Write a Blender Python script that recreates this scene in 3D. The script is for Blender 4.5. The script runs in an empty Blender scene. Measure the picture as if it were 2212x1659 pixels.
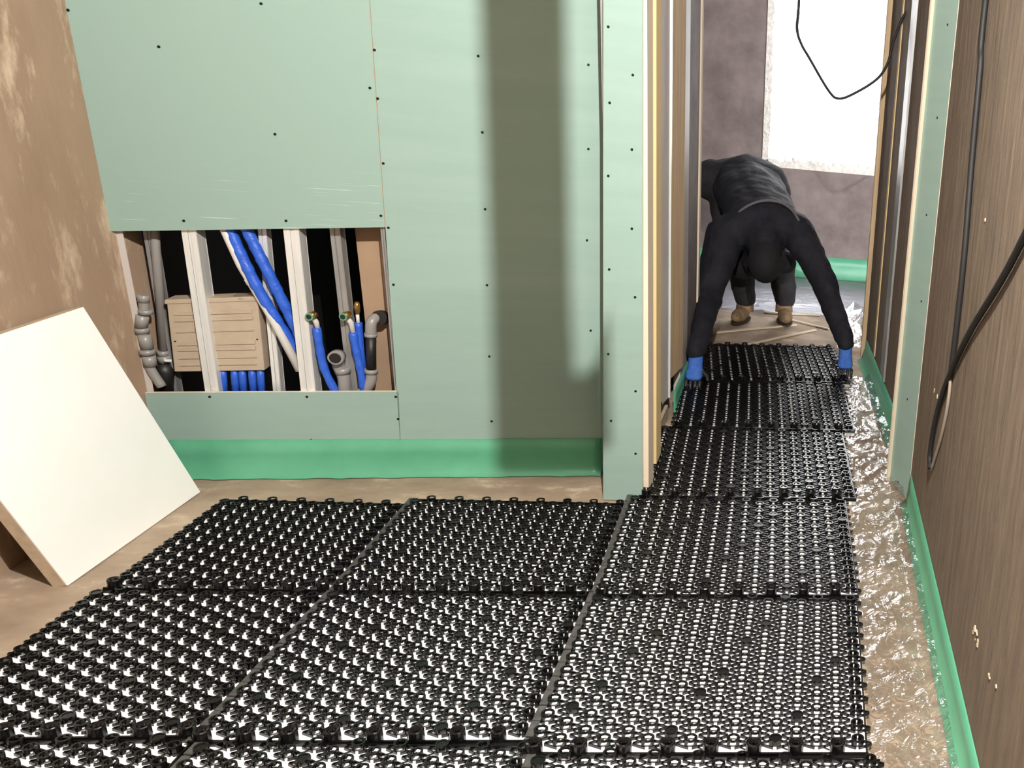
import bpy, bmesh, math, random
from mathutils import Vector as V, Matrix
random.seed(7)
S = bpy.context.scene
C = S.collection
# ------------------------------------------------------------------ camera
RT = V((0.9883241335812356, -0.11610091034153211, 0.09867109809243835))
UP = V((-0.05504051845172597, 0.33181743899205085, 0.941736549417788))
FW = V((0.14207726176086474, 0.9361718676603266, -0.32155292860104784))
FPX, PX, PY, EYE = 1900.94, 2001.37, 829.5, V((0, 0, 1.5))
cam_d = bpy.data.cameras.new('camera'); cam = bpy.data.objects.new('camera', cam_d); C.objects.link(cam)
M = Matrix((RT, UP, -FW)).transposed().to_4x4(); M.translation = EYE; cam.matrix_world = M
cam_d.sensor_width = 36; cam_d.lens = FPX / 2212 * 36
cam_d.shift_x = (1106 - PX) / 2212; cam_d.clip_start = .02
S.camera = cam
S.view_settings.view_transform = 'Standard'; S.view_settings.look = 'None'
S.view_settings.gamma = 1; S.view_settings.use_curve_mapping = False
S.view_settings.exposure = 0.0
# ------------------------------------------------------------------ world: bright overcast sky outside the window
w = bpy.data.worlds.new('sky'); S.world = w; w.use_nodes = True
bg = w.node_tree.nodes['Background']; bg.inputs[0].default_value = (.93, .96, 1, 1); bg.inputs[1].default_value = 18.0
# daylight portal in the window opening
pl = bpy.data.lights.new('window_portal', 'AREA'); pl.shape = 'RECTANGLE'; pl.size = .9; pl.size_y = 1.7
pl.cycles.is_portal = True
po = bpy.data.objects.new('window_portal', pl); C.objects.link(po)
po.location = (.06, 6.80, 1.65); po.rotation_euler = (math.radians(-90), 0, 0)
# construction work lamp high behind the camera
LAMP = V((0, .6, 2.5))
ld = bpy.data.lights.new('work_lamp_light', 'POINT'); ld.energy = 530; ld.color = (1, .98, .945); ld.shadow_soft_size = .011
lo = bpy.data.objects.new('work_lamp_light', ld); C.objects.link(lo); lo.location = LAMP

# ------------------------------------------------------------------ geometry helpers
def ray(u, v): return RT * ((u - PX) / FPX) - UP * ((v - PY) / FPX) + FW
def az(u, v, z):
    d = ray(u, v); return EYE + d * ((z - EYE.z) / d.z)
def ay(u, v, y):
    d = ray(u, v); return EYE + d * (y / d.y)
def ax(u, v, x):
    d = ray(u, v); return EYE + d * (x / d.x)
W0 = V((-2.11, 2.966, 0)); WE = V((.9933, .1156, 0)).normalized(); WN = V((WE.y, -WE.x, 0))
def wl(u, v, dep=0):                       # point of the green partition's plane, dep metres behind its face
    d = ray(u, v); q = W0 - WN * dep
    p = EYE + d * ((q - EYE).dot(WN) / d.dot(WN)); return p
def ws(s, z, dep=0): return W0 + WE * s - WN * dep + V((0, 0, z))

def lin(c):
    return tuple(((x / 255) / 12.92 if x / 255 <= .04045 else ((x / 255 + .055) / 1.055) ** 2.4) for x in c) + (1,)

class NT:
    def __init__(s, name):
        s.m = bpy.data.materials.new(name); s.m.use_nodes = True; s.t = s.m.node_tree
        s.b = s.t.nodes['Principled BSDF']; s.out = s.t.nodes['Material Output']
    def n(s, k, **kw):
        x = s.t.nodes.new(k)
        for a, b in kw.items(): setattr(x, a, b)
        return x
    def l(s, a, b): s.t.links.new(a, b)

def mat(name, c, rough=.6, metal=0, c2=None, scale=8, stretch=(1, 1, 1), bump=0, lo_=.35, hi=.65, detail=6, spec=.5, c3=None, s3=3, t3=(.6, .75)):
    k = NT(name); b = k.b
    b.inputs['Roughness'].default_value = rough; b.inputs['Metallic'].default_value = metal
    b.inputs['Specular IOR Level'].default_value = spec
    b.inputs['Base Color'].default_value = lin(c)
    if c2 or bump:
        tc = k.n('ShaderNodeTexCoord'); mp = k.n('ShaderNodeMapping'); mp.inputs['Scale'].default_value = stretch
        k.l(tc.outputs['Object'], mp.inputs[0])
        nz = k.n('ShaderNodeTexNoise'); nz.inputs['Scale'].default_value = scale; nz.inputs['Detail'].default_value = detail
        nz.inputs['Roughness'].default_value = .62
        k.l(mp.outputs[0], nz.inputs[0])
        if c2:
            r = k.n('ShaderNodeValToRGB'); r.color_ramp.elements[0].position = lo_; r.color_ramp.elements[1].position = hi
            r.color_ramp.elements[0].color = lin(c); r.color_ramp.elements[1].color = lin(c2)
            k.l(nz.outputs[0], r.inputs[0]); col = r.outputs[0]
            if c3:
                n3 = k.n('ShaderNodeTexNoise'); n3.inputs['Scale'].default_value = s3; n3.inputs['Detail'].default_value = 8
                n3.inputs['Roughness'].default_value = .7
                k.l(mp.outputs[0], n3.inputs[0])
                r3 = k.n('ShaderNodeValToRGB'); r3.color_ramp.elements[0].position = t3[0]; r3.color_ramp.elements[1].position = t3[1]
                r3.color_ramp.elements[0].color = (0, 0, 0, 1); r3.color_ramp.elements[1].color = (1, 1, 1, 1)
                k.l(n3.outputs[0], r3.inputs[0])
                mx = k.n('ShaderNodeMix', data_type='RGBA'); mx.inputs['B'].default_value = lin(c3)
                k.l(r3.outputs[0], mx.inputs['Factor']); k.l(col, mx.inputs['A']); col = mx.outputs['Result']
            k.l(col, b.inputs['Base Color'])
        if bump:
            bp = k.n('ShaderNodeBump'); bp.inputs['Strength'].default_value = bump; bp.inputs['Distance'].default_value = .02
            k.l(nz.outputs[0], bp.inputs['Height']); k.l(bp.outputs[0], b.inputs['Normal'])
    return k.m

MT = {}
MT['green'] = mat('moisture_board_green', (141, 165, 154), .75, c2=(148, 171, 161), scale=2, bump=.02, c3=(206, 224, 214), s3=9, t3=(.74, .80), stretch=(.5, .5, 6), spec=.25)
def scuffs():
    k = NT('moisture_board_green_scuffed'); b = k.b; b.inputs['Roughness'].default_value = .75; b.inputs['Specular IOR Level'].default_value = .25
    tc = k.n('ShaderNodeTexCoord'); mp = k.n('ShaderNodeMapping'); mp.inputs['Scale'].default_value = (3, 3, 130)
    k.l(tc.outputs['Object'], mp.inputs[0]); nz = k.n('ShaderNodeTexNoise'); nz.inputs['Scale'].default_value = 1.6; nz.inputs['Detail'].default_value = 5
    k.l(mp.outputs[0], nz.inputs[0])
    sp = k.n('ShaderNodeSeparateXYZ'); k.l(tc.outputs['Object'], sp.inputs[0])
    rz = k.n('ShaderNodeValToRGB'); el = rz.color_ramp.elements; el[0].position = .015; el[0].color = (0, 0, 0, 1); el[1].position = .04; el[1].color = (1, 1, 1, 1)
    a = el.new(.19); a.color = (1, 1, 1, 1); a = el.new(.24); a.color = (0, 0, 0, 1); k.l(sp.outputs[2], rz.inputs[0])
    th = k.n('ShaderNodeValToRGB'); th.color_ramp.elements[0].position = .64; th.color_ramp.elements[1].position = .78; k.l(nz.outputs[0], th.inputs[0])
    mu = k.n('ShaderNodeMath', operation='MULTIPLY'); k.l(rz.outputs[0], mu.inputs[0]); k.l(th.outputs[0], mu.inputs[1])
    mx = k.n('ShaderNodeMix', data_type='RGBA'); mx.inputs['A'].default_value = lin((143, 167, 156)); mx.inputs['B'].default_value = lin((196, 212, 203))
    k.l(mu.outputs[0], mx.inputs['Factor']); k.l(mx.outputs['Result'], b.inputs['Base Color']); return k.m
MT['green_scuff'] = scuffs()
MT['core'] = mat('gypsum_core', (226, 208, 184), .9)
MT['yellow'] = mat('yellow_board_edge', (226, 196, 142), .85)
MT['tape'] = mat('green_edge_foam', (84, 156, 122), .38, c2=(92, 166, 131), scale=6, bump=.05)
MT['screw'] = mat('screw_black', (26, 30, 28), .4, .6)
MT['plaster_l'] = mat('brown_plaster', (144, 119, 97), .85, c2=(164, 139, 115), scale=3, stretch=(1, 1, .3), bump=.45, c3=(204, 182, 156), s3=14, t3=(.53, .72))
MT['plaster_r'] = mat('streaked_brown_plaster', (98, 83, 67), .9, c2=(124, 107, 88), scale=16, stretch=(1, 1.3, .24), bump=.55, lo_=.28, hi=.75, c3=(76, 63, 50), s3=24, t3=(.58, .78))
MT['plaster_far'] = mat('dark_plaster', (104, 92, 89), .9, c2=(132, 119, 115), scale=4, bump=.5)
MT['render_sill'] = mat('rough_white_render', (214, 206, 196), .9, c2=(240, 236, 228), scale=30, bump=1)
MT['floor'] = mat('dusty_screed', (138, 119, 100), .8, c2=(176, 156, 134), scale=3, stretch=(1, 1.6, 1), bump=.25, c3=(208, 190, 166), s3=6, t3=(.55, .75))
MT['ceil'] = mat('ceiling_plaster', (112, 106, 100), .9)
MT['void'] = mat('unlit_shaft_shade', (14, 13, 12), .95, spec=.1)  # near-black colour paints in the shade of the unlit shaft
MT['cavity'] = mat('brown_cavity_board', (150, 124, 100), .9, c2=(170, 142, 114), scale=3)
MT['zinc'] = mat('galvanised_steel', (222, 221, 217), .4, .35, c2=(236, 235, 231), scale=14, stretch=(3, 3, .3))
MT['zinc_d'] = mat('dull_galvanised_steel', (150, 148, 146), .45, .5, c2=(176, 174, 170), scale=10, stretch=(3, 3, .3))
MT['cable_black'] = mat('black_cable_sheath', (22, 20, 19), .65)
MT['cable_grey'] = mat('grey_cable_sheath', (150, 138, 122), .5)
MT['mat_black'] = mat('black_polypropylene', (11, 10, 9), .26, spec=.5)
MT['mat_grey'] = mat('dark_grey_strip', (62, 60, 58), .5, c2=(84, 82, 79), scale=40)
MT['eps'] = mat('white_foam_base', (255, 254, 252), .6)
MT['board'] = mat('white_board', (249, 249, 243), .55, c2=(252, 252, 247), scale=5, bump=.02)
MT['board_edge'] = mat('board_cut_edge', (176, 156, 130), .85, c2=(196, 176, 150), scale=30)
MT['pvc'] = mat('grey_pvc', (142, 138, 134), .35)
MT['pvc_white'] = mat('white_pvc', (214, 210, 204), .4)
MT['blue'] = mat('blue_foam_sleeve', (38, 84, 186), .42, c2=(48, 98, 204), scale=30, bump=.25)
MT['rubber'] = mat('black_rubber', (24, 22, 21), .5)
MT['brass'] = mat('brass', (190, 150, 84), .3, .9)
MT['teal'] = mat('green_plastic_ring', (92, 160, 128), .4)
MT['cream'] = mat('cream_plastic', (176, 158, 136), .5, c2=(184, 167, 146), scale=20)
MT['jacket'] = mat('dark_jacket_cloth', (24, 24, 31), .8, c2=(35, 34, 41), scale=18, bump=.25, spec=.3)
MT['seam'] = mat('grey_jacket_piping', (96, 92, 92), .7)
MT['trousers'] = mat('dark_trouser_cloth', (34, 33, 37), .85, c2=(48, 46, 48), scale=14, bump=.3, spec=.25)
MT['boot'] = mat('tan_suede', (150, 124, 92), .8, c2=(112, 90, 66), scale=20, bump=.3)
MT['sole'] = mat('dark_sole', (48, 40, 34), .8)
MT['glove'] = mat('blue_knit_glove', (48, 92, 176), .75, c2=(66, 112, 190), scale=60, bump=.3)
MT['glove_d'] = mat('dark_glove_coating', (34, 32, 36), .5)
MT['skin'] = mat('skin', (176, 128, 104), .55)
MT['hair'] = mat('dark_hair', (14, 14, 17), .85, c2=(20, 20, 23), scale=60, bump=.2)
MT['wood'] = mat('pale_timber', (212, 184, 146), .75, c2=(190, 160, 122), scale=6, stretch=(6, 6, .4))
MT['facade'] = mat('white_siding', (236, 236, 234), .7)
MT['facade_grey'] = mat('grey_brick', (70, 67, 69), .85, c2=(84, 80, 82), scale=5)
MT['facade_line'] = mat('siding_shadow_gap', (92, 92, 94), .8)
MT['plate'] = mat('dull_grey_plate', (184, 176, 170), .55, c2=(200, 192, 186), scale=5, stretch=(1, 1, .3))
MT['lath'] = mat('pale_lath', (206, 190, 166), .7)
MT['label'] = mat('white_label', (236, 236, 232), .5)
MT['clear'] = None

def film(name, tint, gloss_rough=.12, amount=.55, scale=26):
    k = NT(name); k.t.nodes.remove(k.b)
    tc = k.n('ShaderNodeTexCoord'); nz = k.n('ShaderNodeTexNoise'); nz.inputs['Scale'].default_value = scale; nz.inputs['Detail'].default_value = 3
    nz.inputs['Distortion'].default_value = 1.6
    k.l(tc.outputs['Object'], nz.inputs[0])
    bp = k.n('ShaderNodeBump'); bp.inputs['Strength'].default_value = .6; bp.inputs['Distance'].default_value = .02; k.l(nz.outputs[0], bp.inputs['Height'])
    tr = k.n('ShaderNodeBsdfTransparent'); tr.inputs[0].default_value = tint
    gl = k.n('ShaderNodeBsdfGlossy'); gl.inputs['Roughness'].default_value = gloss_rough; k.l(bp.outputs[0], gl.inputs['Normal'])
    fr = k.n('ShaderNodeFresnel'); fr.inputs[0].default_value = 1.5; k.l(bp.outputs[0], fr.inputs['Normal'])
    mu = k.n('ShaderNodeMath', operation='MULTIPLY_ADD'); mu.inputs[1].default_value = amount; mu.inputs[2].default_value = .02; mu.use_clamp = True
    k.l(fr.outputs[0], mu.inputs[0])
    mx = k.n('ShaderNodeMixShader'); k.l(mu.outputs[0], mx.inputs[0]); k.l(tr.outputs[0], mx.inputs[1]); k.l(gl.outputs[0], mx.inputs[2])
    k.l(mx.outputs[0], k.out.inputs[0]); return k.m
MT['film'] = film('clear_polythene', (.95, .94, .93, 1), .2, .45, 16)
MT['film_blue'] = film('bluish_polythene', (.66, .70, .98, 1), .45, .45, 8)

# a bmesh builder: several shapes collected into ONE mesh
class MB:
    def __init__(s): s.bm = bmesh.new(); s.mats = []
    def mi(s, m):
        if m not in s.mats: s.mats.append(m)
        return s.mats.index(m)
    def face(s, pts, m, smooth=False):
        f = s.bm.faces.new([s.bm.verts.new(p) for p in pts]); f.material_index = s.mi(m); f.smooth = smooth; return f
    def prism(s, pts, off, m, m_side=None):
        a = [s.bm.verts.new(V(p)) for p in pts]; b = [s.bm.verts.new(V(p) + off) for p in pts]; n = len(a)
        i0 = s.mi(m); i1 = s.mi(m_side or m)
        f = s.bm.faces.new(a); f.material_index = i0
        f = s.bm.faces.new(b[::-1]); f.material_index = i0
        for k in range(n):
            f = s.bm.faces.new((a[(k + 1) % n], a[k], b[k], b[(k + 1) % n])); f.material_index = i1
        return s
    def box(s, lo_, hi, m, ms=None):
        (x0, y0, z0), (x1, y1, z1) = lo_, hi
        return s.prism([(x0, y0, z0), (x1, y0, z0), (x1, y0, z1), (x0, y0, z1)], V((0, y1 - y0, 0)), m, ms)
    def obox(s, o, a, b, c, m, ms=None):     # box from corner o with edge vectors
        o, a, b, c = map(V, (o, a, b, c))
        return s.prism([o, o + a, o + a + b, o + b], c, m, ms)
    def tube(s, pts, r, m, seg=10, cap=True, smooth=True, hollow=0):
        pts = [V(p) for p in pts]; n = len(pts)
        rr = r if isinstance(r, (list, tuple)) else [r] * n
        T = [(pts[min(i + 1, n - 1)] - pts[max(i - 1, 0)]) for i in range(n)]
        for i in range(n):
            if T[i].length < 1e-9: T[i] = T[i - 1]
            T[i] = T[i].normalized()
        u = T[0].orthogonal().normalized(); rings = []; mi = s.mi(m)
        for i in range(n):
            u = (u - T[i] * u.dot(T[i])).normalized(); v = T[i].cross(u)
            rings.append([s.bm.verts.new(pts[i] + (u * math.cos(2 * math.pi * k / seg) + v * math.sin(2 * math.pi * k / seg)) * rr[i]) for k in range(seg)])
        for i in range(n - 1):
            for k in range(seg):
                f = s.bm.faces.new((rings[i][k], rings[i][(k + 1) % seg], rings[i + 1][(k + 1) % seg], rings[i + 1][k])); f.material_index = mi; f.smooth = smooth
        if cap:
            f = s.bm.faces.new(rings[0][::-1]); f.material_index = mi
            f = s.bm.faces.new(rings[-1]); f.material_index = mi
        return s
    def ball(s, c, r, m, sc=(1, 1, 1), seg=12, rings=8, rot=None):
        mi = s.mi(m); R = rot or Matrix.Identity(3)
        g = bmesh.ops.create_uvsphere(s.bm, u_segments=seg, v_segments=rings, radius=1)
        for v in g['verts']: v.co = V(c) + R @ V((v.co.x * r * sc[0], v.co.y * r * sc[1], v.co.z * r * sc[2]))
        for v in g['verts']:
            for f in v.link_faces: f.material_index = mi; f.smooth = True
        return s
    def build(s, name, parent=None, origin=None, bevel=0, recalc=True):
        if recalc: bmesh.ops.recalc_face_normals(s.bm, faces=s.bm.faces)
        me = bpy.data.meshes.new(name)
        o_ = V(origin) if origin is not None else V()
        if parent is not None and origin is None: o_ = parent.location.copy()
        bmesh.ops.translate(s.bm, verts=s.bm.verts, vec=-o_)
        s.bm.to_mesh(me); s.bm.free()
        for m in s.mats: me.materials.append(MT[m])
        o = bpy.data.objects.new(name, me); C.objects.link(o)
        if parent is not None: o.parent = parent
        else: o.location = o_
        if bevel:
            b = o.modifiers.new('bevel', 'BEVEL'); b.width = bevel; b.segments = 2; b.limit_method = 'ANGLE'
        return o

def tag(o, label, cat, group=None, kind=None):
    o['label'] = label; o['category'] = cat
    if group: o['group'] = group
    if kind: o['kind'] = kind
    return o
def thing(name, label, cat, loc=(0, 0, 0), group=None):
    o = bpy.data.objects.new(name, None); C.objects.link(o); o.location = V(loc); o.empty_display_size = .05
    return tag(o, label, cat, group)
def struct(o, label=None):
    o['kind'] = 'structure'
    if label: o['label'] = label
    return o
def bez(pts, n=8):                          # Catmull-Rom through points
    pts = [V(p) for p in pts]; P = [pts[0] * 2 - pts[1]] + pts + [pts[-1] * 2 - pts[-2]]; out = []
    for i in range(1, len(P) - 2):
        for k in range(n):
            t = k / n; a, b, c, d = P[i - 1:i + 3]
            out.append(.5 * ((2 * b) + (c - a) * t + (2 * a - 5 * b + 4 * c - d) * t * t + (3 * b - a - 3 * c + d) * t ** 3))
    out.append(pts[-1]); return out

# ------------------------------------------------------------------ setting
XL, XR, CEIL = -2.11, .43, 2.6
struct(MB().box((-3.2, -2.6, -.1), (2.4, 8, 0), 'floor').build('floor'))
struct(MB().box((-3.2, -2.6, CEIL), (2.4, 7.1, CEIL + .1), 'ceil').build('ceiling'))
struct(MB().box((XL - .15, -2.5, 0), (XL, 3.09, CEIL), 'plaster_l').build('wall_left'))
struct(MB().box((XL - .15, -2.6, 0), (XR + .2, -2.45, CEIL), 'ceil').build('wall_rear'))
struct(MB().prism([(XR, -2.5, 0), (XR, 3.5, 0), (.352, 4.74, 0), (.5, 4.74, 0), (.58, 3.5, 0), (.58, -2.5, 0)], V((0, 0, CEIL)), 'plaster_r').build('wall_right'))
wr_ = bpy.data.objects['wall_right']
gm = MB(); random.seed(9)
for (u, v, n_) in ((2112, 1372, 7), (2146, 1462, 4), (2018, 860, 2), (2128, 470, 1)):
    for k in range(n_):
        c = ax(u + random.uniform(-9, 9), v + random.uniform(-26, 26), XR); a = random.uniform(0, 3)
        d1 = V((0, math.cos(a), math.sin(a))) * random.uniform(.004, .010); d2 = V((0, -math.sin(a), math.cos(a))) * random.uniform(.002, .006)
        gm.prism([c - d1, c - d2, c + d1 * .8, c + d2], V((-.003, 0, 0)), 'board_edge')
gm.build('plaster_chip', wr_, wr_.location)
# far room: end wall with a window hole, side walls
FY = 6.74
wx0, wx1, wz0, wz1 = -.335, .475, .84, 2.45
e = MB()
e.box((-2.6, FY, 0), (wx0, FY + .25, CEIL), 'plaster_far'); e.box((wx1, FY, 0), (2.2, FY + .25, CEIL), 'plaster_far')
e.box((wx0, FY, 0), (wx1, FY + .25, wz0), 'plaster_far'); e.box((wx0, FY, wz1), (wx1, FY + .25, CEIL), 'plaster_far')
struct(e.build('wall_far'))
struct(MB().box((-2.7, 3.45, 0), (-2.6, 7, CEIL), 'plaster_far').build('wall_far_left'))
struct(MB().box((2.1, 4.0, 0), (2.2, 7, CEIL), 'plaster_far').build('wall_far_right'))
# rough rendered reveal of the window
wi = MB(); random.seed(3)
def rough_strip(mb, p0, p1, wv, dv, m, n=26, amp=.02):
    p0, p1, wv, dv = map(V, (p0, p1, wv, dv))
    for i in range(n):
        a = p0.lerp(p1, i / n); b = p0.lerp(p1, (i + 1) / n); k = 1 + random.uniform(-amp, amp) / max(wv.length, .001)
        mb.prism([a, b, b + wv * k, a + wv * k], dv, m)
rough_strip(wi, (wx0 + .0, FY - .012, wz0 - .03), (wx1, FY - .012, wz0 - .03), (0, 0, .06), (0, .26, 0), 'render_sill', 44, .018)
rough_strip(wi, (wx0 - .03, FY - .012, wz0), (wx0 - .03, FY - .012, wz1), (.045, 0, 0), (0, .26, 0), 'render_sill', 40, .007)
rough_strip(wi, (wx1 + .03, FY - .012, wz0), (wx1 + .03, FY - .012, wz1), (-.045, 0, 0), (0, .26, 0), 'render_sill', 40, .007)
struct(wi.build('window_1'))

# ------------------------------------------------------------------ green partition with the service opening
TH = .0125
SCR_G = None
def screw(parent, p, n, r=.0042):
    MB().tube([V(p) - V(n) * .002, V(p) + V(n) * .0012], r, 'screw', 8).build('screw', parent)
def sheet(px, label, screws=(), ztop=None, m='green', dep=0):
    pts = [wl(u, v, dep) for u, v in px]
    if ztop:                               # extend the upper edge past the frame up to the ceiling
        for a, b in ztop:
            d = pts[a] - pts[b]; pts[a] = pts[b] + d * ((CEIL - .004 - pts[b].z) / d.z)
    o = thing('plasterboard_sheet', label, 'plasterboard', pts[-1], 'green boards of the partition')
    MB().prism(pts, -WN * TH, m, 'core').build('panel', o)
    for u, v in screws: screw(o, wl(u, v, dep), WN)
    return o
sheet([(140, 0), (797, 0), (831, 491), (222, 500)],
      'large green moisture board above the open service hatch, beside the brown left wall',
      [(343, 101), (564, 8), (147, 22), (192, 290), (594, 290), (397, 477), (618, 477), (823, 466), (799, 190), (222, 490)], [(0, 3), (1, 2)], 'green_scuff')
sheet([(799, 0), (1310, 0), (1310, 1018), (869, 1024)],
      'tall green moisture board with a broad shadow stripe, right of the service hatch',
      [(809, 108), (816, 213), (828, 353), (839, 492), (850, 615), (860, 905), (1033, 121), (1042, 286), (1048, 452), (1052, 616), (1057, 770), (1062, 910),
       (1271, 140), (1271, 322), (1268, 519), (1276, 714)], [(0, 3), (1, 2)])
sheet([(312, 849), (861, 846), (868, 1024), (348, 1029)],
      'low green board under the service hatch, partly behind the leaning white board', [(453, 857), (663, 857), (855, 857), (672, 950)])
# green damping strip along the foot of the partition
def edge_strip(a, b, h0, h1, n, label, out0=.012, out1=.004, seg=40, wob=.004):
    a, b, n = V(a), V(b), V(n); random.seed(5)
    m = MB(); vs = []
    for i in range(seg + 1):
        p = a.lerp(b, i / seg); k = random.uniform(-wob, wob); q = random.uniform(-wob, wob) * .6
        h = h0 + (h1 - h0) * i / seg
        row = [p + n * (out0 + .02 + k) + V((0, 0, .004)), p + n * (out0 + k) + V((0, 0, .018)), p + n * (out1 + .003) + V((0, 0, h * .6)), p + n * out1 + V((0, 0, h + q * .5)),
               p + V((0, 0, h + q * .5)), p + V((0, 0, .003))]
        vs.append([m.bm.verts.new(x) for x in row])
    mi = m.mi('tape')
    for i in range(seg):
        for k in range(5):
            f = m.bm.faces.new((vs[i][k], vs[i + 1][k], vs[i + 1][k + 1], vs[i][k + 1])); f.material_index = mi; f.smooth = k < 3
    m.bm.faces.new(vs[0][::-1]); m.bm.faces.new(vs[-1])
    o = m.build('edging_strip', None, a); return tag(o, label, 'edging strip')
edge_strip(ws(.03, 0), ws(1.402, 0), .135, .142, WN, 'bright green foam edging along the foot of the partition under the hatch')

# cavity behind the hatch
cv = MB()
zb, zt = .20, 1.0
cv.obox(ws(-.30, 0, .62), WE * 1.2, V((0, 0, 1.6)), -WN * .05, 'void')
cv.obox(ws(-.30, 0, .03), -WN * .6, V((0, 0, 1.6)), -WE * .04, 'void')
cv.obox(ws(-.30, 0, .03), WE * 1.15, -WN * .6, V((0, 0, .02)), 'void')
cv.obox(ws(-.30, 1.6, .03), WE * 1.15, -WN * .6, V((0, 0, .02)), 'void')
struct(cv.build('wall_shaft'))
struct(MB().obox(ws(.628, .02, .11), WE * .16, V((0, 0, 1.5)), -WN * .02, 'cavity').obox(ws(.755, .02, .02), -WN * .09, V((0, 0, 1.5)), WE * .02, 'cavity').build('wall_cavity'))

def stud(px_top, px_bot, dep, wdt, label, m='zinc', depth=.05, ext=.25):
    """C-profile seen from its flange: flange with a centre groove and a web going back"""
    a = wl(*px_top, dep); b = wl(*px_bot, dep); d = (a - b).normalized(); a = a + d * ext; b = b - d * .10
    if a.z > 1.59: a = b + (a - b) * ((1.59 - b.z) / (a.z - b.z))
    if b.z < .03: b = a + (b - a) * ((a.z - .03) / (a.z - b.z))
    o = thing('metal_stud', label, 'metal stud', b, 'metal studs inside the service hatch')
    e_ = WE * wdt; L = a - b
    f = MB()
    g = wdt * .14
    f.obox(b, WE * (wdt * .40), L, -WN * .0015, m); f.obox(b + WE * wdt * .60, WE * (wdt * .40), L, -WN * .0015, m)
    f.obox(b + WE * wdt * .40 - WN * .003, WE * wdt * .20, L, -WN * .0015, m)
    f.build('flange', o)
    MB().obox(b + WE * (wdt - .002), WE * .0015, L, -WN * depth, m).obox(b + WE * (wdt - .012) - WN * depth, WE * .012, L, -WN * .0015, m).build('web', o)
    return o
stud((392, 503), (443, 845), .015, .040, 'bright steel stud crossing the left half of the cream manifold box')
stud((612, 498), (650, 845), .012, .044, 'brightest steel stud, left of the first capped water outlet')
stud((712, 497), (752, 845), .06, .030, 'narrow steel stud left of the brown cavity lining', 'zinc_d', .04)
stud((309, 503), (366, 845), .07, .024, 'grey steel stud beside the grey vertical waste pipe', 'zinc_d', .03)
stud((557, 500), (590, 845), .05, .024, 'steel stud behind the right edge of the cream manifold box', 'zinc', .03)
stud((822, 497), (853, 845), .014, .012, 'thin steel stud at the right side of the hatch', 'zinc_d', .04)
# channel lining the left wall in the hatch
o = thing('metal_channel', 'wide dull steel channel on the left cheek of the hatch', 'metal channel', ws(.002, .05, .02))
MB().obox(ws(.002, .05, .02), V((0, 0, 1.5)), -WN * .12, WE * .002, 'plate').build('web', o)
MB().obox(ws(.002, .05, .018), WE * .018, V((0, 0, 1.5)), -WN * .002, 'plate').build('flange', o)

# ---- pipes in the hatch
def pipe_thing(name, label, cat, base, group=None): return thing(name, label, cat, base, group)
def ring_at(mb, p, axis, r, l, m): mb.tube([V(p) - V(axis) * l / 2, V(p) + V(axis) * l / 2], r, m, 16)
# left waste pipe: siphon chain of couplings
D = .022
o = thing('waste_pipe', 'grey bent waste pipe with several couplings at the left of the hatch', 'pipe', wl(347, 800, D))
P = [wl(309, 640, D), wl(311, 668, D), wl(315, 676, D), wl(307, 712, D), wl(311, 735, D), wl(321, 775, D), wl(327, 800, D), wl(350, 835, D)]
MB().tube(bez([P[0], P[1], P[3], P[5], P[6], P[7]], 6), .0135, 'pvc', 12).build('pipe', o)
for q, (a, b, r) in enumerate([((310, 636), (310, 652), .0155), ((314, 668), (315, 678), .019), ((308, 680), (305, 706), .0172), ((306, 708), (308, 718), .019), ((311, 722), (318, 752), .0175), ((317, 755), (319, 765), .021), ((321, 768), (325, 790), .018)]):
    MB().tube([wl(*a, D), wl(*b, D)], r, 'pvc', 14).build('coupling', o)
D = .075
o = thing('waste_pipe', 'straight grey waste pipe running down into a black drain body', 'pipe', wl(357, 780, D))
MB().tube([wl(331, 420, D), wl(336, 530, D), wl(355, 770, D)], .0125, 'pvc', 14).build('pipe', o)
MB().tube([wl(352, 757, D), wl(353, 768, D)], .0165, 'pvc', 14).build('coupling', o)
MB().tube([wl(354, 768, D), wl(357, 782, D)], .0185, 'pvc', 14).build('coupling', o)
MB().tube([wl(350, 784, D), wl(357, 800, D), wl(352, 850, D)], [.024, .03, .032], 'rubber', 14).build('drain_body', o)
a = wl(355, 781, .04); MB().obox(a, WE * .02, V((0, 0, .007)), -WN * .002, 'label').build('label', o)
o = thing('blue_pipe', 'dark blue sleeved pipe in the shaded far left of the hatch', 'pipe', wl(312, 840, .09))
MB().tube(bez([wl(296, 420, .14), wl(300, 520, .13), wl(310, 640, .11), wl(318, 760, .10), wl(330, 842, .09)], 8), .011, 'blue', 10).build('sleeve', o)

# manifold box
D = .035
o = thing('manifold_box', 'cream ribbed plastic knockout box behind the studs in the hatch', 'box', wl(372, 802, D))
bx = [wl(360, 652, D), wl(556, 645, D), wl(571, 800, D), wl(377, 803, D)]
MB().prism(bx, -WN * .055, 'cream').build('body', o, bevel=.002)
def lerp2(s, t): return bx[0].lerp(bx[1], s).lerp(bx[3].lerp(bx[2], s), t)
for t0, t1 in ((.15, .19), (.24, .28), (.58, .62), (.66, .70), (.42, .435), (.80, .812), (.9, .912)):
    q = [lerp2(.07, t0), lerp2(.93, t0), lerp2(.93, t1), lerp2(.07, t1)]
    MB().prism([x + WN * .004 for x in q], -WN * .004, 'cream').build('rib', o)
MB().prism([lerp2(-.02, -.03) + WN * .003, lerp2(1.02, -.03) + WN * .003, lerp2(1.02, .03) + WN * .003, lerp2(-.02, .03) + WN * .003], -WN * .062, 'cream').build('lid', o, bevel=.002)
for s_, t_ in ((.045, .56), (.955, .56)): screw(o, lerp2(s_, t_) + WN * .001, WN, .0025)
cb = wl(525, 643, .05)
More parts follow.
